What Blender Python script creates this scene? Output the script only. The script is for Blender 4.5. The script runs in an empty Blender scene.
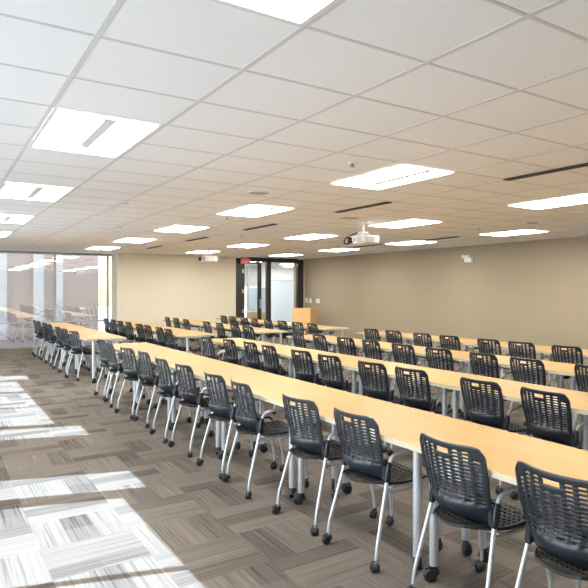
import bpy, math, random
from mathutils import Vector, Matrix
random.seed(7)
SC = bpy.context.scene
COL = SC.collection
PI = math.pi
# ------------------------------------------------------------------ camera numbers (588 x 588 frame)
FPX, PCX, PCY, YAW, EYE = 614.67, 427.73, 289.8, 0.6784, 1.55
CEIL = 2.577
TILE = 0.61
GX, GY = 0.5203, 1.5585            # a crossing of the ceiling grid
XL, XR, YF, YB, YG = -1.3, 9.75, -2.6, 18.7, 19.5   # walls: left, right, near, far (solid), far (glass)

# ================================================================== node helpers
def new_mat(name):
    m = bpy.data.materials.new(name); m.use_nodes = True
    nt = m.node_tree
    for n in list(nt.nodes): nt.nodes.remove(n)
    out = nt.nodes.new('ShaderNodeOutputMaterial')
    return m, nt, out
def principled(name, col, rough=.5, metal=0., spec=.5, var=0., vscale=8., bump=0., bscale=200.):
    m, nt, out = new_mat(name)
    b = nt.nodes.new('ShaderNodeBsdfPrincipled')
    b.inputs['Base Color'].default_value = (*col, 1)
    b.inputs['Roughness'].default_value = rough
    b.inputs['Metallic'].default_value = metal
    b.inputs['Specular IOR Level'].default_value = spec
    nt.links.new(b.outputs[0], out.inputs[0])
    tc = nt.nodes.new('ShaderNodeTexCoord')
    if var > 0:
        nz = nt.nodes.new('ShaderNodeTexNoise'); nz.inputs['Scale'].default_value = vscale; nz.inputs['Detail'].default_value = 3
        nt.links.new(tc.outputs['Object'], nz.inputs['Vector'])
        rp = nt.nodes.new('ShaderNodeValToRGB')
        rp.color_ramp.elements[0].position = .3; rp.color_ramp.elements[1].position = .7
        rp.color_ramp.elements[0].color = (*[c*(1-var) for c in col], 1)
        rp.color_ramp.elements[1].color = (*[min(1, c*(1+var)) for c in col], 1)
        nt.links.new(nz.outputs['Fac'], rp.inputs[0]); nt.links.new(rp.outputs[0], b.inputs['Base Color'])
    if bump > 0:
        n2 = nt.nodes.new('ShaderNodeTexNoise'); n2.inputs['Scale'].default_value = bscale
        nt.links.new(tc.outputs['Object'], n2.inputs['Vector'])
        bp = nt.nodes.new('ShaderNodeBump'); bp.inputs['Strength'].default_value = bump; bp.inputs['Distance'].default_value = .002
        nt.links.new(n2.outputs['Fac'], bp.inputs['Height']); nt.links.new(bp.outputs[0], b.inputs['Normal'])
    return m
def emission(name, col, s):
    m, nt, out = new_mat(name)
    e = nt.nodes.new('ShaderNodeEmission'); e.inputs[0].default_value = (*col, 1); e.inputs[1].default_value = s
    nt.links.new(e.outputs[0], out.inputs[0]); return m
def glass(name, tint, refl, rough=0.0):
    m, nt, out = new_mat(name)
    t = nt.nodes.new('ShaderNodeBsdfTransparent'); t.inputs[0].default_value = (*tint, 1)
    g = nt.nodes.new('ShaderNodeBsdfGlossy'); g.inputs[0].default_value = (1, 1, 1, 1); g.inputs['Roughness'].default_value = rough
    lw = nt.nodes.new('ShaderNodeLayerWeight'); lw.inputs['Blend'].default_value = .35
    mr = nt.nodes.new('ShaderNodeMath'); mr.operation = 'MULTIPLY_ADD'; mr.inputs[1].default_value = .5; mr.inputs[2].default_value = refl
    nt.links.new(lw.outputs['Fresnel'], mr.inputs[0])
    mx = nt.nodes.new('ShaderNodeMixShader')
    nt.links.new(mr.outputs[0], mx.inputs[0]); nt.links.new(t.outputs[0], mx.inputs[1]); nt.links.new(g.outputs[0], mx.inputs[2])
    nt.links.new(mx.outputs[0], out.inputs[0]); return m
def wood(name, c1, c2, rough, axis):
    m, nt, out = new_mat(name)
    b = nt.nodes.new('ShaderNodeBsdfPrincipled'); b.inputs['Roughness'].default_value = rough
    b.inputs['Specular IOR Level'].default_value = .25
    tc = nt.nodes.new('ShaderNodeTexCoord'); mp = nt.nodes.new('ShaderNodeMapping')
    sc = [26, 26, 26]; sc[axis] = 1.6
    mp.inputs['Scale'].default_value = sc
    nz = nt.nodes.new('ShaderNodeTexNoise'); nz.inputs['Scale'].default_value = 1.; nz.inputs['Detail'].default_value = 5
    rp = nt.nodes.new('ShaderNodeValToRGB'); rp.color_ramp.elements[0].position = .35; rp.color_ramp.elements[1].position = .68
    rp.color_ramp.elements[0].color = (*c1, 1); rp.color_ramp.elements[1].color = (*c2, 1)
    for a, c in ((tc.outputs['Object'], mp.inputs[0]), (mp.outputs[0], nz.inputs['Vector']), (nz.outputs['Fac'], rp.inputs[0]),
                 (rp.outputs[0], b.inputs['Base Color']), (b.outputs[0], out.inputs[0])): nt.links.new(a, c)
    return m

def carpet():
    m, nt, out = new_mat('carpet')
    N = nt.nodes; L = nt.links
    def math_(op, a, b=None, c=None):
        n = N.new('ShaderNodeMath'); n.operation = op
        for i, v in enumerate((a, b, c)):
            if v is None: continue
            if isinstance(v, (int, float)): n.inputs[i].default_value = v
            else: L.new(v, n.inputs[i])
        return n.outputs[0]
    def comb(x, y, z):
        n = N.new('ShaderNodeCombineXYZ')
        for i, v in enumerate((x, y, z)):
            if isinstance(v, (int, float)): n.inputs[i].default_value = v
            else: L.new(v, n.inputs[i])
        return n.outputs[0]
    tc = N.new('ShaderNodeTexCoord'); sp = N.new('ShaderNodeSeparateXYZ'); L.new(tc.outputs['Object'], sp.inputs[0])
    X = math_('DIVIDE', sp.outputs[0], .50); Y = math_('DIVIDE', math_('ADD', sp.outputs[1], .2), .50)
    ix = math_('FLOOR', X); iy = math_('FLOOR', Y)
    fx = math_('SUBTRACT', X, ix); fy = math_('SUBTRACT', Y, iy)
    par = math_('FLOORED_MODULO', math_('ADD', ix, iy), 2.)
    def mix(a, b):   # par 0 -> a, 1 -> b
        return math_('ADD', math_('MULTIPLY', a, math_('SUBTRACT', 1., par)), math_('MULTIPLY', b, par))
    v = mix(fx, fy)          # across the streaks
    u = mix(fy, fx)          # along the streaks
    tid = math_('ADD', math_('MULTIPLY', ix, 17.3), math_('MULTIPLY', iy, 5.71))
    # broad bands : 3 per tile
    band = math_('FLOOR', math_('MULTIPLY', v, 2.999))
    wn = N.new('ShaderNodeTexWhiteNoise'); wn.noise_dimensions = '2D'; L.new(comb(tid, band, 0.), wn.inputs['Vector'])
    wt = N.new('ShaderNodeTexWhiteNoise'); wt.noise_dimensions = '1D'; L.new(math_('ADD', tid, 3.3), wt.inputs['W'])
    k1 = math_('FLOOR', math_('MULTIPLY', wt.outputs['Value'], 2.999))
    hit = math_('LESS_THAN', math_('ABSOLUTE', math_('SUBTRACT', band, k1)), .5)
    wn2 = N.new('ShaderNodeTexWhiteNoise'); wn2.noise_dimensions = '2D'
    L.new(comb(math_('ADD', math_('MULTIPLY', tid, 1.37), 55.), math_('FLOOR', math_('MULTIPLY', u, 1.999)), 0.), wn2.inputs['Vector'])
    dark = math_('MULTIPLY_ADD', math_('MULTIPLY', hit, math_('MULTIPLY_ADD', wn2.outputs['Value'], .6, .55)), 1.0, math_('MULTIPLY', wn.outputs['Value'], .28))
    n4 = N.new('ShaderNodeTexNoise'); n4.inputs['Scale'].default_value = 1.; n4.inputs['Detail'].default_value = 0.
    L.new(comb(math_('MULTIPLY', v, 38.), math_('MULTIPLY', u, .5), math_('ADD', tid, 40.)), n4.inputs['Vector'])
    ln = N.new('ShaderNodeMapRange'); ln.inputs[1].default_value = .60; ln.inputs[2].default_value = .70; L.new(n4.outputs['Fac'], ln.inputs[0])
    # fine streaks
    nz = N.new('ShaderNodeTexNoise'); nz.inputs['Scale'].default_value = 1.; nz.inputs['Detail'].default_value = 2.; nz.inputs['Roughness'].default_value = .7
    L.new(comb(math_('MULTIPLY', v, 46.), math_('MULTIPLY', u, 1.0), tid), nz.inputs['Vector'])
    st = N.new('ShaderNodeMapRange'); st.inputs[1].default_value = .32; st.inputs[2].default_value = .68
    L.new(nz.outputs['Fac'], st.inputs[0])
    # rare pale threads
    n3 = N.new('ShaderNodeTexNoise'); n3.inputs['Scale'].default_value = 1.; n3.inputs['Detail'].default_value = 0.
    L.new(comb(math_('MULTIPLY', v, 22.), math_('MULTIPLY', u, .6), math_('ADD', tid, 90.)), n3.inputs['Vector'])
    pale = N.new('ShaderNodeMapRange'); pale.inputs[1].default_value = .70; pale.inputs[2].default_value = .76; L.new(n3.outputs['Fac'], pale.inputs[0])
    val = math_('MULTIPLY_ADD', st.outputs[0], .22, .84)
    val = math_('MULTIPLY', val, math_('SUBTRACT', 1.02, math_('MULTIPLY_ADD', ln.outputs[0], .24, math_('MULTIPLY', dark, .33))))
    val = math_('MULTIPLY', val, math_('MULTIPLY_ADD', wt.outputs['Value'], .08, .96))
    val = math_('ADD', val, math_('MULTIPLY', pale.outputs[0], .22))
    cm = N.new('ShaderNodeMix'); cm.data_type = 'RGBA'; cm.blend_type = 'MULTIPLY'; cm.inputs[0].default_value = 1.
    cm.inputs[6].default_value = (*CARPET, 1); L.new(comb(val, val, val), cm.inputs[7])
    b = N.new('ShaderNodeBsdfPrincipled'); b.inputs['Roughness'].default_value = .95; b.inputs['Specular IOR Level'].default_value = .1
    L.new(cm.outputs[2], b.inputs['Base Color'])
    bp = N.new('ShaderNodeBump'); bp.inputs['Strength'].default_value = .05; bp.inputs['Distance'].default_value = .002
    L.new(nz.outputs['Fac'], bp.inputs['Height']); L.new(bp.outputs[0], b.inputs['Normal'])
    L.new(b.outputs[0], out.inputs[0])
    return m

CARPET = (.198, .163, .137)
M = dict(
    ceil=principled('ceiling_tile', (.89, .885, .875), .9, spec=.2, bump=.08, bscale=350),
    grid=principled('ceiling_grid', (.66, .66, .65), .5),
    cream=principled('cream_paint', (.73, .655, .52), .7, spec=.3, bump=.05, bscale=120),
    taupe=principled('taupe_paint', (.365, .30, .215), .65, spec=.3, bump=.05, bscale=120),
    white=principled('white_paint', (.83, .83, .82), .6, spec=.3, var=.01),
    base=principled('baseboard', (.10, .09, .08), .5, var=.05),
    carpet=carpet(),
    top=wood('maple_laminate', (.43, .255, .086), (.48, .288, .098), .48, 1),
    lect=wood('maple_veneer', (.80, .49, .21), (.86, .55, .25), .42, 2),
    band=principled('edge_band', (.52, .46, .36), .45, var=.03),
    steel=principled('silver_paint', (.60, .62, .66), .32, metal=.55, var=.02, vscale=30),
    shell=principled('slate_plastic', (.010, .0145, .024), .30, spec=.55, var=.06, vscale=20),
    seat=principled('black_plastic', (.012, .011, .010), .45, spec=.3, var=.06, vscale=20),
    rubber=principled('caster_black', (.012, .013, .017), .35, spec=.5, var=.05, vscale=40),
    bronze=principled('dark_bronze', (.030, .025, .022), .4, var=.05),
    alu=principled('grey_aluminium', (.42, .42, .40), .4, metal=.3, var=.02),
    slot=principled('dark_slot', (.02, .017, .014), .6, var=.05),
    lamp=emission('light_diffuser', (.98, .99, .93), 13.0),
    spine=principled('light_spine', (.80, .78, .74), .5, var=.01),
    plastic=principled('white_plastic', (.80, .80, .78), .4, var=.01),
    grey=principled('grey_plastic', (.42, .41, .40), .5, var=.03),
    lens=principled('lens_black', (.01, .01, .012), .12, spec=.8, var=.02),
    tan=principled('tan_board', (.62, .47, .24), .6, var=.04),
    red=principled('red_sign', (.78, .10, .09), .4, var=.02),
    pale_red=principled('sign_letter', (.95, .62, .58), .4, var=.02),
    chrome=principled('hinge_steel', (.6, .58, .52), .3, metal=.8, var=.02),
    outwall=principled('outside_masonry', (.60, .435, .345), .8, var=.05, vscale=1.2),
    outpil=principled('outside_pale_stone', (.80, .73, .65), .8, var=.03),
    pave=principled('outside_concrete', (.36, .285, .24), .85, var=.06, vscale=.8),
    corr=principled('corridor_paint', (.80, .79, .76), .7, var=.02),
    panel=principled('partition_fabric', (.86, .86, .86), .8, var=.02),
    blue=principled('blue_grey_panel', (.40, .47, .60), .6, var=.03),
    gl=glass('clear_glass', (.96, .97, .97), .03),
    gl_blue=glass('tinted_glass', (.895, .925, 1.0), .03),
    gl_wall=glass('reflective_glass', (.90, .91, .92), .26),
)
# ================================================================== mesh helpers
class MB:
    def __init__(s): s.v = []; s.f = []; s.sm = []; s.mi = []
    def add(s, vs, fs, smooth=False, mi=0):
        o = len(s.v); s.v += [tuple(p) for p in vs]
        for f in fs: s.f.append([i+o for i in f]); s.sm.append(smooth); s.mi.append(mi)
    def box(s, x0, x1, y0, y1, z0, z1, mi=0):
        v = [(x, y, z) for x in (x0, x1) for y in (y0, y1) for z in (z0, z1)]
        s.add(v, [(0, 1, 3, 2), (4, 6, 7, 5), (0, 4, 5, 1), (2, 3, 7, 6), (0, 2, 6, 4), (1, 5, 7, 3)], False, mi)
    def bbox(s, x0, x1, y0, y1, z0, z1, b, mi=0):
        # box with chamfered vertical and horizontal edges
        def ring(i, z):
            return [(x0+i, y0+b, z), (x0+b, y0+i, z), (x1-b, y0+i, z), (x1-i, y0+b, z), (x1-i, y1-b, z), (x1-b, y1-i, z), (x0+b, y1-i, z), (x0+i, y1-b, z)]
        rs = [ring(b*.9, z0), ring(0, z0+b), ring(0, z1-b), ring(b*.9, z1)]
        v = sum(rs, []); f = []
        for k in range(3):
            for j in range(8): f.append((k*8+j, k*8+(j+1) % 8, (k+1)*8+(j+1) % 8, (k+1)*8+j))
        f.append(tuple(range(7, -1, -1))); f.append(tuple(range(24, 32)))
        s.add(v, f, False, mi)
    def tube(s, pts, r, seg=10, cap=True, mi=0):
        pts = [Vector(p) for p in pts]; n = len(pts)
        rr = r if isinstance(r, (list, tuple)) else [r]*n
        T = []
        for i in range(n):
            a = pts[max(i-1, 0)]; b = pts[min(i+1, n-1)]; T.append((b-a).normalized())
        ref = Vector((0, 0, 1)) if abs(T[0].z) < .9 else Vector((1, 0, 0))
        N = (ref - T[0]*ref.dot(T[0])).normalized(); vs = []
        for i in range(n):
            N = (N - T[i]*N.dot(T[i])).normalized(); B = T[i].cross(N)
            for k in range(seg):
                a = 2*PI*k/seg; vs.append(pts[i]+(N*math.cos(a)+B*math.sin(a))*rr[i])
        fs = []
        for i in range(n-1):
            for k in range(seg): fs.append((i*seg+k, i*seg+(k+1) % seg, (i+1)*seg+(k+1) % seg, (i+1)*seg+k))
        s.add(vs, fs, True, mi)
        if cap:
            s.add(vs[:seg], [tuple(range(seg-1, -1, -1))], False, mi); s.add(vs[-seg:], [tuple(range(seg))], False, mi)
    def cyl(s, p0, p1, r, seg=16, mi=0): s.tube([p0, p1], r, seg, True, mi)
    def lathe(s, c, axis, prof, seg=16, mi=0):
        # prof: (t along axis, radius)
        c = Vector(c); A = Vector(axis).normalized()
        pts = [c+A*t for t, _ in prof]; s_ = [q for _, q in prof]
        ref = Vector((0, 0, 1)) if abs(A.z) < .9 else Vector((1, 0, 0))
        N = (ref-A*ref.dot(A)).normalized(); B = A.cross(N); vs = []
        for p, q in zip(pts, s_):
            for k in range(seg):
                a = 2*PI*k/seg; vs.append(p+(N*math.cos(a)+B*math.sin(a))*q)
        fs = []
        for i in range(len(pts)-1):
            for k in range(seg): fs.append((i*seg+k, i*seg+(k+1) % seg, (i+1)*seg+(k+1) % seg, (i+1)*seg+k))
        fs += [tuple(range(seg-1, -1, -1)), tuple(range((len(pts)-1)*seg, len(pts)*seg))]
        s.add(vs, fs, True, mi)
    def shell(s, us, vs_, fn, mask, th, mi=0):
        # thin two-sided shell of a surface fn(u,v) with the cells where mask(i,j) is False left open
        nu, nv = len(us), len(vs_)
        P = [[Vector(fn(u, v)) for v in vs_] for u in us]
        front = []; back = []
        for i in range(nu):
            for j in range(nv):
                du = P[min(i+1, nu-1)][j]-P[max(i-1, 0)][j]; dv = P[i][min(j+1, nv-1)]-P[i][max(j-1, 0)]
                n = du.cross(dv).normalized()
                front.append(P[i][j]+n*th/2); back.append(P[i][j]-n*th/2)
        K = nu*nv; fs = []; rim = []
        on = lambda i, j: 0 <= i < nu-1 and 0 <= j < nv-1 and mask(i, j)
        id_ = lambda i, j: i*nv+j
        for i in range(nu-1):
            for j in range(nv-1):
                if not mask(i, j): continue
                a, b, c, d = id_(i, j), id_(i+1, j), id_(i+1, j+1), id_(i, j+1)
                fs.append((a, b, c, d)); fs.append((K+d, K+c, K+b, K+a))
                for (p, q, ni, nj) in ((a, b, i, j-1), (b, c, i+1, j), (c, d, i, j+1), (d, a, i-1, j)):
                    if not on(ni, nj): rim.append((q, p, K+p, K+q))
        vsx = front+back
        o = len(s.v)
        s.add(vsx, fs, True, mi)
        for r in rim: s.f.append([k+o for k in r]); s.sm.append(False); s.mi.append(mi)
    def mesh(s, name, mats):
        me = bpy.data.meshes.new(name); me.from_pydata(s.v, [], s.f)
        for m in (mats if isinstance(mats, (list, tuple)) else [mats]): me.materials.append(m)
        me.polygons.foreach_set('use_smooth', s.sm); me.polygons.foreach_set('material_index', s.mi)
        me.update(); me.validate(); return me
    def build(s, name, mats, parent=None, loc=None, rz=None):
        o = bpy.data.objects.new(name, s.mesh(name, mats)); COL.objects.link(o)
        if parent: o.parent = parent
        if loc: o.location = loc
        if rz is not None: o.rotation_euler.z = rz
        return o
def fillet(pts, rad, n=5):
    pts = [Vector(p) for p in pts]; out = [pts[0]]
    for i in range(1, len(pts)-1):
        a, b, c = pts[i-1], pts[i], pts[i+1]
        d0 = (a-b); d1 = (c-b); r = min(rad, d0.length*.49, d1.length*.49)
        p0 = b+d0.normalized()*r; p1 = b+d1.normalized()*r
        for k in range(n+1):
            t = k/n; out.append(p0*(1-t)**2+b*2*t*(1-t)+p1*t*t)
    out.append(pts[-1]); return out
def tag(o, label, cat, group=None):
    o['label'] = label; o['category'] = cat
    if group: o['group'] = group
    return o
def empty(name, loc=(0, 0, 0), rz=0):
    o = bpy.data.objects.new(name, None); COL.objects.link(o); o.empty_display_size = .1
    o.location = loc; o.rotation_euler.z = rz; return o
def structure(o): o['kind'] = 'structure'; return o
def copy_tree(o, parent=None):
    c = o.copy(); COL.objects.link(c)
    if parent: c.parent = parent
    for ch in list(o.children): copy_tree(ch, c)
    return c
ORD = ['first', 'second', 'third', 'fourth', 'fifth', 'sixth', 'seventh', 'eighth', 'ninth', 'tenth', 'eleventh', 'twelfth']

# ================================================================== room shell
def wall_with_openings(name, axis, pos, th, a0, a1, z0, z1, holes, mat):
    """axis 'x': wall plane x=pos running along y.  holes = (a_start, a_end, z_low, z_high)"""
    mb = MB(); cuts = sorted(set([a0, a1]+[h for q in holes for h in q[:2]]))
    for s0, s1 in zip(cuts[:-1], cuts[1:]):
        mid = (s0+s1)/2; hs = [h for h in holes if h[0] < mid < h[1]]
        segs = [(z0, z1)]
        for h in hs:
            ns = []
            for q0, q1 in segs:
                if h[2] > q0: ns.append((q0, min(q1, h[2])))
                if h[3] < q1: ns.append((max(q0, h[3]), q1))
            segs = ns
        for q0, q1 in segs:
            if q1-q0 < 1e-4: continue
            if axis == 'x': mb.box(pos, pos+th, s0, s1, q0, q1)
            else: mb.box(s0, s1, pos, pos+th, q0, q1)
    return structure(mb.build(name, mat))

mb = MB(); mb.box(XL-.15, XR+.15, YF-.15, YG+.05, -.10, 0); structure(mb.build('floor', M['carpet']))
mb = MB(); mb.box(XL-.15, XR+.15, YF-.15, YG+.1, CEIL, CEIL+.25); structure(mb.build('ceiling', M['ceil']))
# ceiling grid
mb = MB()
i = -3
for i in range(-3, 16):
    x = GX+i*TILE
    if XL < x < XR: mb.box(x-.012, x+.012, YF, YG, CEIL-.0022, CEIL+.002)
for j in range(-7, 31):
    y = GY+j*TILE
    if YF < y < YG: mb.box(XL, XR, y-.0105, y+.0105, CEIL-.0018, CEIL+.002)
structure(mb.build('trim_1', M['grid']))

# left wall with its windows (narrow, wide, wide, wide, narrow between piers)
SUN = Vector((1, -.38, -.882)).normalized()
WIDE_H, NAR_H = 2.225, 2.41
off = .904
wide = [(0.72, 2.02), (2.11, 3.475), (3.575, 4.98), (8.27, 9.53), (9.62, 10.96), (11.2, 12.45)]
nar = [(5.25, 5.78), (7.5, 8.03), (12.68, 13.28), (.05, .58)]
holes = [(a+off-.02, b+off+.066, .02, WIDE_H) for a, b in wide]+[(a+off-.02, b+off+.066, .02, NAR_H) for a, b in nar]
wall_with_openings('wall_left', 'x', XL-.12, .12, YF, YG, 0, CEIL, holes, M['white'])
for n, (a, b, z0, z1) in enumerate(sorted(holes)):
    w = empty('window_%d' % (n+2), (XL-.06, (a+b)/2, z0)); structure(w)
    h = (b-a)/2; H = z1-z0; f = MB(); t = .018
    f.box(-.03, .03, -h, -h+t, 0, H); f.box(-.03, .03, h-t, h, 0, H); f.box(-.03, .03, -h+t, h-t, 0, t); f.box(-.03, .03, -h+t, h-t, H-t, H)
    f.build('window_frame', M['alu'], w)
    g = MB(); g.box(-.004, .004, -h+t, h-t, t, H-t); g.build('pane', M['gl_blue'] if H < 2.2 else M['gl'], w)
# right, near and far walls
mb = MB(); mb.box(XR, XR+.15, YF, YG, 0, CEIL); structure(mb.build('wall_right', M['taupe']))
mb = MB(); mb.box(XL, XR, YF-.15, YF, 0, CEIL); structure(mb.build('wall_front', M['cream']))
XC, XD = 4.02, 7.38       # cream wall runs from the glass corner to the door frame
mb = MB(); mb.box(XC, XD, YB, YB+.14, 0, CEIL); structure(mb.build('wall_back', M['cream']))
mb = MB(); mb.box(XC+.002, XC+.12, YB+.14, YG+.05, 0, CEIL); structure(mb.build('wall_return', M['cream'])); mb = MB(); mb.box(XC-.012, XC, YB-.012, YB+.10, 0, CEIL); structure(mb.build('trim_2', M['white']))
mb = MB(); mb.box(9.70, XR, YB-.005, YB+.14, 0, CEIL); structure(mb.build('trim_3', M['cream']))
mb = MB(); mb.box(XR-.012, XR, YF, YB, 0, .10); structure(mb.build('baseboard_right', M['base']))
mb = MB(); mb.box(XC, XD, YB-.012, YB, 0, .10); structure(mb.build('baseboard_back', M['base']))

# glass wall at the far left
w = structure(empty('window_1', (0, YG, 0)))
xm = [XL, -.02, 1.27, 2.61, 3.92]
f = MB(); T = .045
for x in xm: f.box(x-T/2 if x > XL else x, x+T/2, -.05, .05, 0, CEIL-.06)
f.box(XL, XC, -.05, .05, CEIL-.06, CEIL-.001); f.box(XL, XC, -.05, .05, 0, .06)
f.build('window_frame', M['alu'], w)
for a, b in zip(xm[:-1], xm[1:]):
    g = MB(); g.box(a+T/2, b-T/2, -.005, .005, .06, CEIL-.06); g.build('pane', M['gl_wall'], w)
r = MB()
for a, b in zip(xm[:-1], xm[1:]): r.box(a+T/2, b-T/2, -.03, .03, .655, .69)
r.build('rail', M['alu'], w)

# dark framed door and sidelight
d = structure(empty('door_1', (XD, YB, 0)))
x = lambda px: px-XD
f = MB(); f.box(0, .21, -.02, .12, 0, CEIL-.03); f.box(8.41-XD, 8.54-XD, -.02, .12, 0, CEIL-.10); f.box(9.49-XD, 9.70-XD, -.02, .12, 0, CEIL-.03)
f.box(.21, 9.49-XD, -.02, .12, CEIL-.13, CEIL-.001)
f.box(8.54-XD, 9.49-XD, -.02, .12, 0, .12)
f.build('door_frame', M['bronze'], d)
leaf = MB(); leaf.box(.225, .29, .02, .07, .01, CEIL-.14); leaf.box(8.11-XD, 8.23-XD, .02, .07, .01, CEIL-.14); leaf.box(.29, 8.11-XD, .02, .07, .01, .2); leaf.box(.29, 8.11-XD, .02, .07, CEIL-.19, CEIL-.14)
lf = leaf.build('door_leaf', M['bronze'], d)
g = MB(); g.box(.29, 8.11-XD, .04, .048, .2, CEIL-.19); g.build('pane', M['gl'], lf)
g = MB(); g.box(8.235-XD, 8.41-XD, .04, .048, .01, CEIL-.13); g.build('pane', M['gl'], d)
h = MB(); h.cyl((8.17-XD, -.03, .95), (8.17-XD, -.03, 1.25), .012); h.cyl((8.17-XD, -.03, .98), (8.17-XD, .03, .98), .008); h.cyl((8.17-XD, -.03, 1.22), (8.17-XD, .03, 1.22), .008); h.build('door_handle', M['chrome'], lf)
for z in (2.14, 1.50, .88, .2):
    h = MB(); h.box(.19, .245, -.035, -.02, z-.06, z+.06); h.cyl((.217, -.04, z-.06), (.217, -.04, z+.06), .012, 10); h.build('hinge', M['chrome'], d)
g = MB(); g.box(8.54-XD, 9.49-XD, .04, .048, .12, CEIL-.13); g.build('pane', M['gl'], d)

# ------------------------------------------------------------------ corridor beyond the door
def sbox(name, x0, x1, y0, y1, z0, z1, m): b = MB(); b.box(x0, x1, y0, y1, z0, z1); return structure(b.build(name, m))
sbox('floor_corridor', 7.0, 13.0, YG+.05, 26, -.10, 0, M['carpet'])
sbox('trim_4', XC+.12, 13.0, YB+.14, YG+.05, -.10, .001, M['carpet'])
sbox('ceiling_corridor', 6.9, 13.0, YG+.1, 26, CEIL, CEIL+.2, M['ceil'])
sbox('wall_corridor_left', 6.9, 7.0, YG+.05, 26, 0, CEIL, M['corr'])
sbox('wall_corridor_right', 13.0, 13.15, YB, 26, 0, CEIL, M['corr'])
sbox('wall_corridor_near', XR, 13.0, YB, YB+.14, 0, CEIL, M['corr'])
wall_with_openings('wall_corridor_back', 'y', 26, .15, 6.9, 13.15, 0, CEIL, [(10.4, 11.45, .3, 1.75)], M['corr'])
w = structure(empty('window_corridor', (10.925, 26.05, .3)))
f = MB()
for a in (-.525, -.20, .08, .49): f.box(a, a+.035, -.03, .03, 0, 1.45)
f.box(-.525, .525, -.03, .03, 0, .04); f.box(-.525, .525, -.03, .03, 1.41, 1.45); f.build('window_frame', M['white'], w)
g = MB(); g.box(-.52, .52, -.004, .004, .02, 1.43); g.build('pane', M['gl_blue'], w)

# ------------------------------------------------------------------ outdoors
b = MB(); b.box(-60, 60, -50, 70, -.35, -.12); structure(b.build('ground', M['pave']))
def atY(px, Y):
    u = (px-PCX)/FPX; s, c = math.sin(YAW), math.cos(YAW)
    return (s+u*c)/(c-u*s)*Y
nb = empty('neighbouring_building', (0, 25, -.12))
tag(nb, 'pale masonry building outside, seen through the glass wall', 'building')
b = MB(); b.box(-9, 4.72, 0, 1.2, 0, 7.5); b.build('wall', M['outwall'], nb)
for a, c_ in ((-1.2, .0), (1.70, 1.95), (2.70, 3.00), (3.38, 3.58)):
    q = MB(); q.box(a, c_, -.16, 0, 0, 7.5); q.build('pilaster', M['outpil'], nb)
b = MB(); b.box(-8, 6.9, YG+.11, YG+1.35, 2.72, 2.95); structure(b.build('sun_block_canopy', M['white']))  # unseen canopy, added to keep direct sun out of the glass wall

# ================================================================== ceiling fixtures
def troffer():
    o = empty('ceiling_light')
    f = MB(); e = .022; a, b_ = TILE/2-.012, TILE-.0105
    f.box(-a, a, -b_, -b_+e, -.004, .0); f.box(-a, a, b_-e, b_, -.004, .0); f.box(-a, -a+e, -b_+e, b_-e, -.004, .0); f.box(a-e, a, -b_+e, b_-e, -.004, .0)
    f.build('frame', M['spine'], o)
    g = MB(); g.box(-a+e, a-e, -b_+e, b_-e, -.003, -.001); g.build('diffuser', M['lamp'], o)
    s = MB(); s.bbox(-.035, .035, -b_+e, .28, -.022, -.003, .006); s.build('spine', M['spine'], o)
    return o
tr = None
LIGHTS = [(0, -1), (0, 4), (0, 9), (0, 14), (0, 19), (0, 24), (4, 4), (4, 9), (4, 14), (4, 19), (4, 24), (4, -1),
          (8, 4), (8, 9), (8, 14), (8, 19), (8, 24), (8, -1), (12, 4), (12, 9), (12, 14), (12, 19), (12, 24)]
LN = {0: 'leftmost line of lights', 4: 'second line of lights from left', 8: 'third line of lights from left', 12: 'line of lights nearest the taupe wall'}
for (i, j) in LIGHTS:
    if tr is None: tr = troffer(); o = tr
    else: o = copy_tree(tr)
    o.location = (GX+(i+.5)*TILE, GY+(j+1)*TILE, CEIL-.005)
    k = (j+1)//5+1
    if i >= 12: k -= 1
    pos = 'nearest the camera' if k == 1 else ('farthest away' if j == 24 else ORD[k-1]+' from the camera')
    tag(o, 'white ceiling light panel, %s, %s' % (pos, LN[i]), 'ceiling light', 'recessed ceiling light panels')
for n, (x, y, lab) in enumerate([(9.2, 21.4, 'white light panel in the corridor ceiling, behind the left glass pane'), (11.2, 22.6, 'white light panel in the corridor ceiling, behind the right glass pane'), (8.3, 20.4, 'added light panel brightening the corridor, just behind the door'), (12.3, 24.6, 'added light panel brightening the far end of the corridor')]):
    o = copy_tree(tr); o.location = (x, y, CEIL); tag(o, lab, 'ceiling light', 'corridor light panels')  # last two panels are extra, added to brighten the corridor
def slot(w, L, m):
    o = empty('slot_diffuser'); f = MB()
    f.box(-w/2, -w/2+.006, -L/2, L/2, -.010, 0); f.box(w/2-.006, w/2, -L/2, L/2, -.010, 0); f.box(-w/2, w/2, -L/2, -L/2+.008, -.010, 0); f.box(-w/2, w/2, L/2-.008, L/2, -.010, 0)
    f.build('frame', M['bronze'] if m == 'slot' else M['white'], o)
    g = MB(); g.box(-w/2+.006, w/2-.006, -L/2+.008, L/2-.008, -.006, -.001); g.build('slot_blade', M[m], o); return o
sl = slot(.075, 1.18, 'slot'); first = True
for (i, j, lab) in [(5.93, 3., 'dark linear air slot in the ceiling, nearest the camera and longest looking'), (5.93, 8., 'dark linear air slot above the near projector'), (5.93, 13., 'dark linear air slot behind the large middle light panel, third from camera'),
                    (5.93, 18., 'dark linear air slot in front of the far projector'), (5.93, 23., 'small dark air slot farthest away, above the cream wall'), (12.05, 12.9, 'faint dark air slot near the taupe wall, right of the near projector'), (12.0, 17.0, 'faint dark air slot near the taupe wall, left of the near projector')]:
    o = sl if first else copy_tree(sl); first = False
    o.location = (GX+i*TILE, GY+j*TILE, CEIL-.005); tag(o, lab, 'air vent', 'dark ceiling air slots')
ws = slot(.05, 1.2, 'plastic')  # pale strips that stand in for glints on the ceiling
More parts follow.
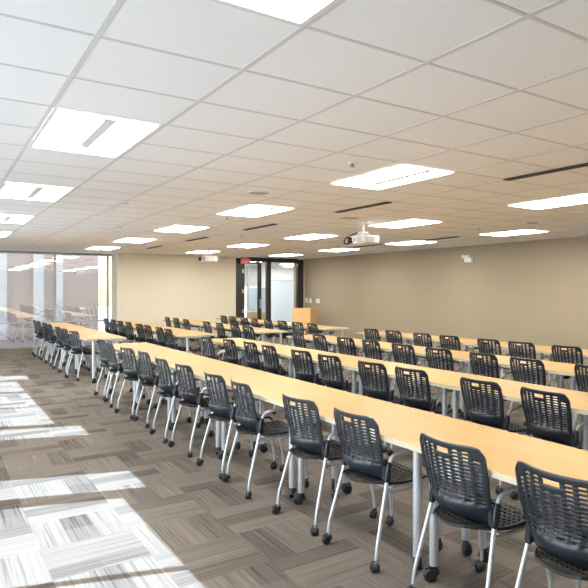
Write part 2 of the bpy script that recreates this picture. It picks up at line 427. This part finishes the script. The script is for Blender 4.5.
for n, (i, j, lab) in enumerate([(2.08, 11.35, 'white strip standing in for a glint left of centre, the nearer of two'), (3.08, 16.4, 'white strip standing in for a glint left of centre, the farther of two')]):
    o = ws if n == 0 else copy_tree(ws); o.location = (GX+i*TILE, GY+j*TILE, CEIL-.005); tag(o, lab, 'air vent', 'white ceiling glint strips')
def sprinkler():
    o = empty('sprinkler'); a = MB(); a.lathe((0, 0, 0), (0, 0, -1), [(0, .042), (.006, .042), (.010, .030)], 18); a.build('cover_ring', M['plastic'], o)
    b_ = MB(); b_.lathe((0, 0, -.010), (0, 0, -1), [(0, .012), (.02, .010), (.021, .024), (.025, .024)], 12); b_.build('head', M['grey'], o); return o
sp = sprinkler(); first = True
for (i, j, lab) in [(3.49, 4.43, 'small round sprinkler head left of the big middle light panel'), (4.45, 11.43, 'small sprinkler head just below the middle light panel'), (6.5, 15.6, 'small sprinkler head on the ceiling near the exit sign'), (10.74, 9.61, 'small sprinkler head on the ceiling above the emergency light')]:
    o = sp if first else copy_tree(sp); first = False
    o.location = (GX+i*TILE, GY+j*TILE, CEIL-.0); o.location.z += .003; tag(o, lab, 'sprinkler', 'ceiling sprinkler heads')
def speaker():
    o = empty('ceiling_speaker'); a = MB(); a.lathe((0, 0, 0), (0, 0, -1), [(0, .115), (.005, .115), (.008, .105), (.0081, .100)], 28); a.build('rim', M['plastic'], o)
    b_ = MB(); b_.lathe((0, 0, -.006), (0, 0, -1), [(0, .100), (.006, .09), (.008, .05)], 28); b_.build('grille', M['grey'], o); return o
spk = speaker(); first = True
for (i, j, lab) in [(3.53, 7.56, 'round ceiling speaker in the middle of the ceiling'), (10.83, 7.78, 'round ceiling speaker near the taupe wall at right'), (10.6, 20.8, 'round ceiling speaker far away near the door')]:
    o = spk if first else copy_tree(spk); first = False
    o.location = (GX+i*TILE, GY+j*TILE, CEIL); tag(o, lab, 'speaker', 'round ceiling speakers')
b = MB(); b.bbox(-.11, .11, -.11, .11, -.008, 0, .003); o = b.build('ceiling_plate', M['tan']); o.location = (GX+6.75*TILE, GY+9.83*TILE, CEIL); tag(o, 'small tan plate on the ceiling beside the near projector', 'plate')

# ------------------------------------------------------------------ projectors
def projector():
    o = empty('projector')
    m = MB(); m.lathe((0, 0, 0), (0, 0, -1), [(0, .07), (.012, .07), (.02, .03)], 20); m.cyl((0, 0, -.015), (0, 0, -.15), .022, 14)
    m.bbox(-.06, .06, -.06, .06, -.175, -.145, .006)
    for sx in (-1, 1):
        for sy in (-1, 1): m.tube([(sx*.04, sy*.04, -.165), (sx*.10, sy*.10, -.215)], .007, 8)
    m.build('mount', M['plastic'], o)
    b_ = MB(); b_.bbox(-.15, .15, -.23, .20, -.335, -.21, .02)
    body = b_.build('body', M['plastic'], o)
    v = MB()
    for k in range(6): v.box(-.1525, -.149, -.19+k*.022, -.178+k*.022, -.315, -.235)
    v.build('vent', M['grey'], body); v = MB()
    for k in range(6): v.box(-.11+k*.03, -.095+k*.03, -.2325, -.229, -.315, -.235)
    v.build('vent', M['grey'], body)
    l = MB(); l.lathe((-.15, .12, -.275), (-1, 0, 0), [(-.02, .05), (.02, .05), (.035, .042), (.034, .03), (.01, .028)], 22); l.build('lens', M['lens'], body)
    p = MB(); p.box(-.1525, -.149, -.03, .03, -.30, -.25); p.build('port_panel', M['grey'], body)
    return o
PR = projector(); PR.location = (GX+7.47*TILE, GY+10.33*TILE, CEIL-.001)
cb = MB(); cb.tube(fillet([(-.03, .02, -.15), (-.06, .12, -.17), (-.12, .29, -.22), (-.16, .30, -.30), (-.17, .2, -.335), (-.157, .05, -.31)], .08), .012, 10); cb.build('cable', M['rubber'], PR)
PR2 = copy_tree(PR); PR2.location = (GX+7.75*TILE, GY+22.1*TILE, CEIL-.001)
for ch in list(PR2.children):
    if ch.name.startswith('cable'): bpy.data.objects.remove(ch)
tag(PR, 'white ceiling projector with looping black cable, the nearer of two', 'projector', 'ceiling projectors')
tag(PR2, 'white ceiling projector hanging in front of the cream wall, farther of two', 'projector', 'ceiling projectors')

# ------------------------------------------------------------------ exit signs
def exit_sign(loc, lab):
    o = empty('exit_sign', loc); W, H = .305, .19
    p = MB(); p.bbox(-W/2, W/2, -.02, .02, -H, 0, .006); p.build('sign_plate', M['red'], o)
    t = MB(); y0, y1 = -.0235, -.0195; h0, h1 = -H+.035, -.035; sw = .013
    def bar(xa, za, xb, zb, w=sw):
        a = Vector((xa, 0, za)); b2 = Vector((xb, 0, zb)); dd = (b2-a).normalized(); n = Vector((-dd.z, 0, dd.x))*w/2
        q = [a+n, b2+n, b2-n, a-n]; vs = [(v.x, y0, v.z) for v in q]+[(v.x, y1, v.z) for v in q]
        t.add(vs, [(0, 1, 2, 3), (7, 6, 5, 4), (0, 4, 5, 1), (1, 5, 6, 2), (2, 6, 7, 3), (3, 7, 4, 0)])
    lw = .048; gp = .016; x0 = -(lw*3+.013+gp*3)/2
    bar(x0+sw/2, h0, x0+sw/2, h1)
    for z in (h0+sw/2, (h0+h1)/2, h1-sw/2): bar(x0, z, x0+lw, z)
    x1 = x0+lw+gp; bar(x1+sw/2, h0, x1+lw-sw/2, h1); bar(x1+sw/2, h1, x1+lw-sw/2, h0)
    x2 = x1+lw+gp; bar(x2+sw/2, h0, x2+sw/2, h1)
    x3 = x2+sw+gp; bar(x3+lw/2, h0, x3+lw/2, h1); bar(x3, h1-sw/2, x3+lw, h1-sw/2)
    t.build('lettering', M['pale_red'], o)
    c_ = MB(); c_.box(-.06, .06, -.015, .015, 0, CEIL-loc[2]); c_.build('canopy', M['plastic'], o)
    return tag(o, lab, 'sign', 'exit signs')
exit_sign((7.62, 18.55, 2.55), 'red EXIT sign hanging from the ceiling in front of the door frame')
exit_sign((10.95, 21.5, 2.34), 'small red EXIT sign seen through the right glass pane')

# ------------------------------------------------------------------ wall things
o = empty('emergency_light', (XR, 10.55, 2.28)); b = MB(); b.bbox(-.075, 0, -.13, .11, -.09, .075, .012); b.build('housing', M['plastic'], o)
for y in (.135, -.10):
    q = MB(); q.lathe((-.06, y, .05), (-1, 0, -.25), [(-.03, .022), (0, .042), (.03, .046), (.034, .036)], 16); q.build('lamp_head', M['plastic'] if y > 0 else M['grey'], o)
tag(o, 'white twin-head emergency light high on the taupe wall', 'emergency light')
for n, (y, z, lab, w) in enumerate([(18.55, 1.20, 'small white switch plate nearest the door', .075), (18.27, 1.19, 'small white switch plate between two others by the door', .075), (17.77, 1.19, 'wider white switch plate, rightmost of three by the lectern', .125)]):
    o = empty('switch_plate', (XR, y, z)); b = MB(); b.bbox(-.012, 0, -w, w, -.075, .075, .004); b.build('plate', M['plastic'], o)
    q = MB(); q.bbox(-.020, -.011, -.018, .018, -.035, .035, .003); q.build('rocker', M['plastic'], o)
    tag(o, lab+' on the taupe wall', 'switch plate', 'wall plates near the door')

# lectern
o = empty('lectern', (9.0, 17.25, 0), math.radians(-52)); W, D, H = .30, .25, .97
b = MB(); b.box(-W, W, -D, -D+.02, .06, H); b.build('front_panel', M['lect'], o)
b = MB(); b.box(-W, -W+.02, -D+.02, D, .06, H-.0); b.build('side_panel', M['lect'], o)
b = MB(); b.box(W-.02, W, -D+.02, D, .06, H-.0); b.build('side_panel', M['lect'], o)
b = MB(); b.add([(-W-.015, -D-.015, H), (W+.015, -D-.015, H), (W+.015, D, H-.09), (-W-.015, D, H-.09), (-W-.015, -D-.015, H+.025), (W+.015, -D-.015, H+.025), (W+.015, D, H-.065), (-W-.015, D, H-.065)],
                [(3, 2, 1, 0), (4, 5, 6, 7), (0, 1, 5, 4), (1, 2, 6, 5), (2, 3, 7, 6), (3, 0, 4, 7)]); b.build('top', M['lect'], o)
b = MB(); b.box(-W+.02, W-.02, -D+.02, D-.02, .5, .52); b.build('shelf', M['lect'], o)
b = MB(); b.box(-W+.01, W-.01, -D+.02, D-.01, 0, .06); b.build('plinth', M['base'], o)
tag(o, 'light maple lectern standing at the right end of the back tables', 'lectern')

# things beyond the door
o = empty('office_partition', (10.65, 22.0, 0)); b = MB(); b.box(-.75, .75, -.03, .03, .05, 1.88); b.build('panel', M['panel'], o)
b = MB(); b.box(-.77, .77, -.04, .04, 1.88, 1.91); b.box(-.77, -.75, -.04, .04, 0, 1.88); b.box(.75, .77, -.04, .04, 0, 1.88); b.build('frame', M['grey'], o)
tag(o, 'pale grey office partition behind the right glass pane', 'partition')
o = empty('storage_cabinet', (9.0, 20.7, 0)); b = MB(); b.bbox(-.36, .30, -.22, .22, .04, .79, .008); b.build('body', M['tan'], o)
b = MB(); b.box(-.35, -.035, -.232, -.22, .08, .75); b.box(-.025, .29, -.232, -.22, .08, .75); b.build('door', M['tan'], o); b = MB(); b.box(-.33, .27, -.19, .19, 0, .04); b.build('plinth', M['base'], o)
tag(o, 'low tan cabinet in the corridor behind the left glass pane', 'cabinet')
o = empty('pinboard_stand', (9.75, 22.6, 0)); b = MB(); b.box(-.33, .33, -.02, .02, .3, 1.62); b.build('panel', M['blue'], o)
b = MB(); b.cyl((-.34, 0, .02), (-.34, 0, 2.45), .05, 14); b.cyl((.34, 0, .02), (.34, 0, 1.65), .015); b.box(-.36, .36, -.15, .15, 0, .025); b.build('stand', M['grey'], o)
tag(o, 'blue-grey standing board beyond the left glass pane', 'board')

# ================================================================== tables
TL, TD, TH = 1.505, .61, .74
def caster(mb, x, y, zc, r, w, yaw):
    dx, dy = math.cos(yaw), math.sin(yaw)     # trailing direction
    ax = Vector((-dy, dx, 0)); c = Vector((x+dx*r*.55, y+dy*r*.55, r+.001))
    for sgn in (-1, 1):
        mb.lathe(c+ax*sgn*w*.08, ax*sgn, [(0, r*.93), (w*.08, r), (w*.32, r), (w*.42, r*.85), (w*.44, r*.4)], 16)
    # hood over the wheels
    pts = [c+Vector((dx, dy, 0))*r*1.04*math.cos(a)+Vector((0, 0, 1))*r*1.04*math.sin(a) for a in [PI*(.25+.75*k/8) for k in range(9)]]
    mb.tube(pts, w*.30, 8); mb.cyl((x, y, r*1.0), (x, y, zc), r*.42, 12)
def make_table():
    o = empty('training_table')
    t = MB(); t.box(0, TD, -TL/2, TL/2, TH-.028, TH); top = t.build('tabletop', M['top'], o)
    e = MB(); g = .0025
    e.box(-g, 0, -TL/2-g, TL/2+g, TH-.030, TH-.0008); e.box(TD, TD+g, -TL/2-g, TL/2+g, TH-.030, TH-.0008); e.box(0, TD, -TL/2-g, -TL/2, TH-.030, TH-.0008); e.box(0, TD, TL/2, TL/2+g, TH-.030, TH-.0008)
    e.build('edge_band', M['band'], top)
    f = MB(); f.box(.11, .14, -TL/2+.09, TL/2-.09, TH-.058, TH-.028); f.box(TD-.14, TD-.11, -TL/2+.09, TL/2-.09, TH-.058, TH-.028)
    f.build('support_rail', M['steel'], o)
    for n, (x, y) in enumerate(((.125, -TL/2+.07), (.125, TL/2-.07), (TD-.125, -TL/2+.07), (TD-.125, TL/2-.07))):
        l = MB(); l.cyl((x, y, .085), (x, y, TH-.04), .0245, 18); l.lathe((x, y, TH-.045), (0, 0, 1), [(0, .026), (.005, .05), (.016, .05)], 18)
        lg = l.build('leg', M['steel'], o)
        c = MB(); caster(c, x, y, .09, .036, .05, .9+n*1.7); c.build('caster', M['rubber'], lg)
    return o
tb0 = make_table(); used_t = False
ROWX = [1.955, 3.415, 4.845, 6.305]
ROWN = ['front row', 'second row', 'third row', 'row nearest the taupe wall']
P = 1.51
near = {0: [2.6+P*k for k in range(-1, 5)], 1: [2.57+P*k for k in range(-1, 5)], 2: [2.42+P*k for k in range(0, 5)], 3: [2.42+P*k for k in range(1, 5)]}
far = {0: 11.33, 1: 11.13, 2: 11.15, 3: 11.25}
def place_table(x, y, lab):
    global used_t
    o = tb0 if not used_t else copy_tree(tb0); used_t = True
    o.location = (x, y, 0); tag(o, lab, 'table', 'maple training tables set in rows')
for r in range(4):
    for k, y0 in enumerate(near[r]):
        n = len(near[r])
        pos = 'rightmost' if k == 0 else ORD[k]+' from right'
        place_table(ROWX[r], y0+P/2, 'maple-topped rolling table, %s, near side of the aisle, %s' % (pos, ROWN[r]))
    for k in range(4):
        pos = ORD[k]+' table' if k < 3 else 'farthest table'
        place_table(ROWX[r], far[r]+1.57*k+TL/2, 'maple-topped rolling table, %s, beyond the aisle, %s' % (pos, ROWN[r]))

# ================================================================== chairs  (faces +X, origin on the floor between the rear casters)
def lerp(a, b, t): return a+(b-a)*t
def make_chair():
    o = empty('caster_chair')
    # ---- backrest
    ncol, nrow = 8, 14
    ue = [-1.0, -.96]
    cw = 1.84/ncol
    for c in range(ncol):
        a = -.92+c*cw; ue += [a+cw*.20, a+cw*.80]
    ue += [.96, 1.0]
    z0h, z1h = .566, .820; ph = (z1h-z0h)/nrow
    vh = []
    for r in range(nrow): vh += [z0h+ph*(r+.28), z0h+ph*(r+.76)]
    zs = [.462, .482, .503, .524, .548]+vh+[.826, .836, .845]
    Z0, Z1 = .462, .845
    def fn(u, z):
        v = (z-Z0)/(Z1-Z0); au = abs(u)
        hw = .205+.030*min(1, v*1.4)
        zt = .845-.050*max(0., (au-.78)/.22)**2.4; zb = .462+.020*(1-u*u)
        zz = lerp(zb, zt, v)
        xm = .040-.085*v+.012*v*v+.020*max(0, (.30-v)/.30)**2-.034*math.exp(-((v-.17)/.13)**2)*(1-u*u)
        return (xm+.068*au**2.0*(1-.10*v), u*hw, zz)
    hole = set()
    uc = {}
    for c in range(ncol): uc[2+2*c] = c
    vc = {}
    for r in range(nrow): vc[5+2*r] = r
    def mask(i, j):
        if i in uc and j in vc:
            c, r = uc[i], vc[j]
            if c in (3, 4) and r >= 11: return True
            if c in (0, 7) and r > 11: return True
            return False
        # handle slot: cells joined over the three middle columns
        return True
    def mask2(i, j):
        if 8 <= i <= 10 and 29 <= j <= 31: return False
        return mask(i, j)
    b = MB(); b.shell(ue, zs, fn, mask2, .007); b.build('backrest', M['shell'], o)
    # ---- seat
    sc, sr = 12, 11
    us = [-1., -.93]
    cw2 = 1.72/sc
    for c in range(sc):
        a = -.86+c*cw2; us += [a+cw2*.28, a+cw2*.72]
    us += [.93, 1.]
    vs_ = [0, .03, .07]; rh = .80/sr
    for r in range(sr): vs_ += [.12+rh*(r+.32), .12+rh*(r+.68)]
    vs_ += [.94, .975, 1.]
    def fs(u, v):
        w = .228
        if v < .45: w *= (1-.50*((.45-v)/.45)**2.0)
        if v > .85: w *= (1-.10*((v-.85)/.15)**2)
        xx = .012+.498*v
        if v > .8: xx -= .05*u*u*((v-.8)/.2)
        z = .438+.020*abs(u)**2.2-.012*math.sin(PI*v)-.045*max(0, (v-.78)/.22)**2+.010*max(0, (.2-v)/.2)
        return (xx, u*w, z)
    mu = {2+2*c for c in range(sc)}; mv = {3+2*r for r in range(sr)}
    b = MB(); b.shell(us, vs_, fs, lambda i, j: not (i in mu and j in mv), .012); b.build('seat', M['seat'], o)
    # under-seat frame
    f = MB(); f.tube(fillet([(.17, -.20, .412), (.17, .20, .412)], .02), .0095, 8); f.tube([(.37, -.19, .410), (.37, .19, .410)], .0095, 8)
    f.bbox(.16, .30, -.10, .10, .394, .418, .008); f.build('seat_frame', M['steel'], o)
    for s in (1, -1):
        Y = s*.222
        # rear leg: caster - kink - sleeve
        l = MB(); l.tube(fillet([(0, s*.256, .055), (.008, s*.255, .135), (.100, Y, .49), (.110, Y, .54)], .05), .0115, 10)
        lg = l.build('rear_leg', M['steel'], o)
        c = MB(); caster(c, 0, s*.256, .07, .026, .040, 2.2+s*.7); c.build('caster', M['rubber'], lg)
        sl_ = MB(); sl_.tube([(.094, Y, .470), (.097, Y, .482), (.112, Y, .568), (.114, Y, .582)], [.014, .019, .019, .013], 10); sl_.bbox(.078, .124, min(Y, s*.198), max(Y, s*.198), .480, .560, .004)
        sl_.build('frame_sleeve', M['shell'], o)
        a = MB(); a.tube(fillet([(.110, Y, .54), (.120, s*.226, .612), (.20, s*.25, .640), (.33, s*.256, .638)], .06), .0115, 10)
        ar = a.build('armrest', M['steel'], o)
        p = MB(); p.tube([(.30, s*.255, .640), (.31, s*.255, .642), (.40, s*.257, .641), (.415, s*.257, .638)], [.010, .0165, .0165, .010], 10); p.build('arm_pad', M['rubber'], ar)
        g = MB(); g.tube(fillet([(.080, Y*1.02, .425), (.13, s*.205, .414), (.375, s*.200, .412), (.432, s*.222, .30), (.462, s*.24, .14), (.466, s*.243, .055)], .06), .0105, 10)
        fl = g.build('front_leg', M['steel'], o)
        c = MB(); caster(c, .466, s*.243, .07, .026, .040, 2.6-s*.9); c.build('caster', M['rubber'], fl)
    return o
ch0 = make_chair(); used_c = False
def place_chair(x, y, rz, lab):
    global used_c
    o = ch0 if not used_c else copy_tree(ch0); used_c = True
    # turn about the middle of the seat
    o.location = (x, y, 0); o.rotation_euler.z = rz
    tag(o, lab, 'chair', 'slotted-back caster chairs along the training tables')
NEAR = {0: [1.55, 2.2, 3.05, 3.71, 4.63, 5.22, 6.05, 6.73, 7.59, 8.2, 9.15, 9.82],
        1: [2.88, 3.53, 4.43, 5.06, 5.90, 6.57, 7.43, 8.06, 8.71, 9.27],
        2: [3.49, 4.32, 4.98, 5.74, 6.48, 7.23, 7.93, 8.72, 9.47],
        3: [4.96, 5.74, 6.37, 7.24, 7.92, 8.74, 9.42]}
DXN = {(0, 0): .015, (0, 1): .015, (0, 2): .017, (0, 4): -.054, (0, 5): -.05, (0, 6): -.045, (0, 7): -.056, (0, 8): -.013, (0, 9): -.055, (0, 10): -.04, (0, 11): -.015, (1, 8): -.04, (1, 9): -.16}
ROT = {(0, 0): .0, (0, 1): .0, (0, 2): .01, (0, 3): .03, (0, 4): -.07, (0, 5): 0., (0, 6): .02, (0, 7): -.04, (0, 8): -.02, (0, 9): .10, (0, 10): -.10}
FAR = {0: [12.12, 12.98, 13.68, 14.88, 15.6, 16.5, 17.1], 1: [11.73, 12.32, 13.18, 13.81, 14.71, 15.41, 16.23, 16.9],
       2: [11.53, 12.24, 13.1, 13.83, 15.25, 16.08, 16.77], 3: [11.67, 12.32, 13.09, 13.83, 14.67, 15.31, 16.07, 16.74]}
XOFF = [-.085, -.07, -.07, -.07]
rnd = random.Random(3)
for r in range(4):
    for k, y in enumerate(NEAR[r]):
        pos = 'rightmost' if k == 0 else ORD[k]+' from right'
        rz = ROT.get((r, k), rnd.uniform(-.05, .05))
        place_chair(ROWX[r]+XOFF[r]+DXN.get((r, k), 0)+(.025 if r == 0 and k > 3 else 0)+(rnd.uniform(-.012, .008) if r else 0), y, rz, 'slotted black chair, %s, near side of the aisle, %s' % (pos, ROWN[r]))
    for k, y in enumerate(FAR[r]):
        pos = ORD[k]+' chair' if k < len(FAR[r])-1 else 'farthest chair'
        place_chair(ROWX[r]+XOFF[r]+rnd.uniform(-.02, .005)+(.012 if r == 0 else 0), y, .16 if (r, k) == (0, 0) else rnd.uniform(-.06, .06), 'slotted black chair, %s, beyond the aisle, %s' % (pos, ROWN[r]))

# ================================================================== light
w = bpy.data.worlds.new('sky'); SC.world = w; w.use_nodes = True; nt = w.node_tree
bg = nt.nodes['Background']; sk = nt.nodes.new('ShaderNodeTexSky'); sk.sky_type = 'NISHITA'; sk.sun_disc = False
sk.sun_elevation = math.radians(39); sk.sun_rotation = math.radians(290); sk.air_density = 1.2; sk.dust_density = .6
nt.links.new(sk.outputs[0], bg.inputs[0]); bg.inputs[1].default_value = .34
sd = bpy.data.lights.new('sun', 'SUN'); sd.energy = 29.0; sd.angle = math.radians(.3); sd.color = (.58, .78, 1.0)
so = bpy.data.objects.new('sun', sd); COL.objects.link(so); so.rotation_euler = SUN.to_track_quat('-Z', 'Y').to_euler(); so.location = (-20, 10, 20)

# ================================================================== camera
cd = bpy.data.cameras.new('camera'); co = bpy.data.objects.new('camera', cd); COL.objects.link(co)
cd.sensor_fit = 'HORIZONTAL'; cd.sensor_width = 36.0; cd.lens = 36.0*FPX/588
cd.shift_x = (294-PCX)/588; cd.shift_y = -(294-PCY)/588
co.location = (0, 0, EYE); co.rotation_euler = (PI/2, 0, -YAW); cd.clip_start = .05; cd.clip_end = 300
SC.camera = co
vs = SC.view_settings; vs.view_transform = 'Standard'; vs.look = 'None'; vs.exposure = 1.07; vs.gamma = 1.0; vs.use_curve_mapping = False
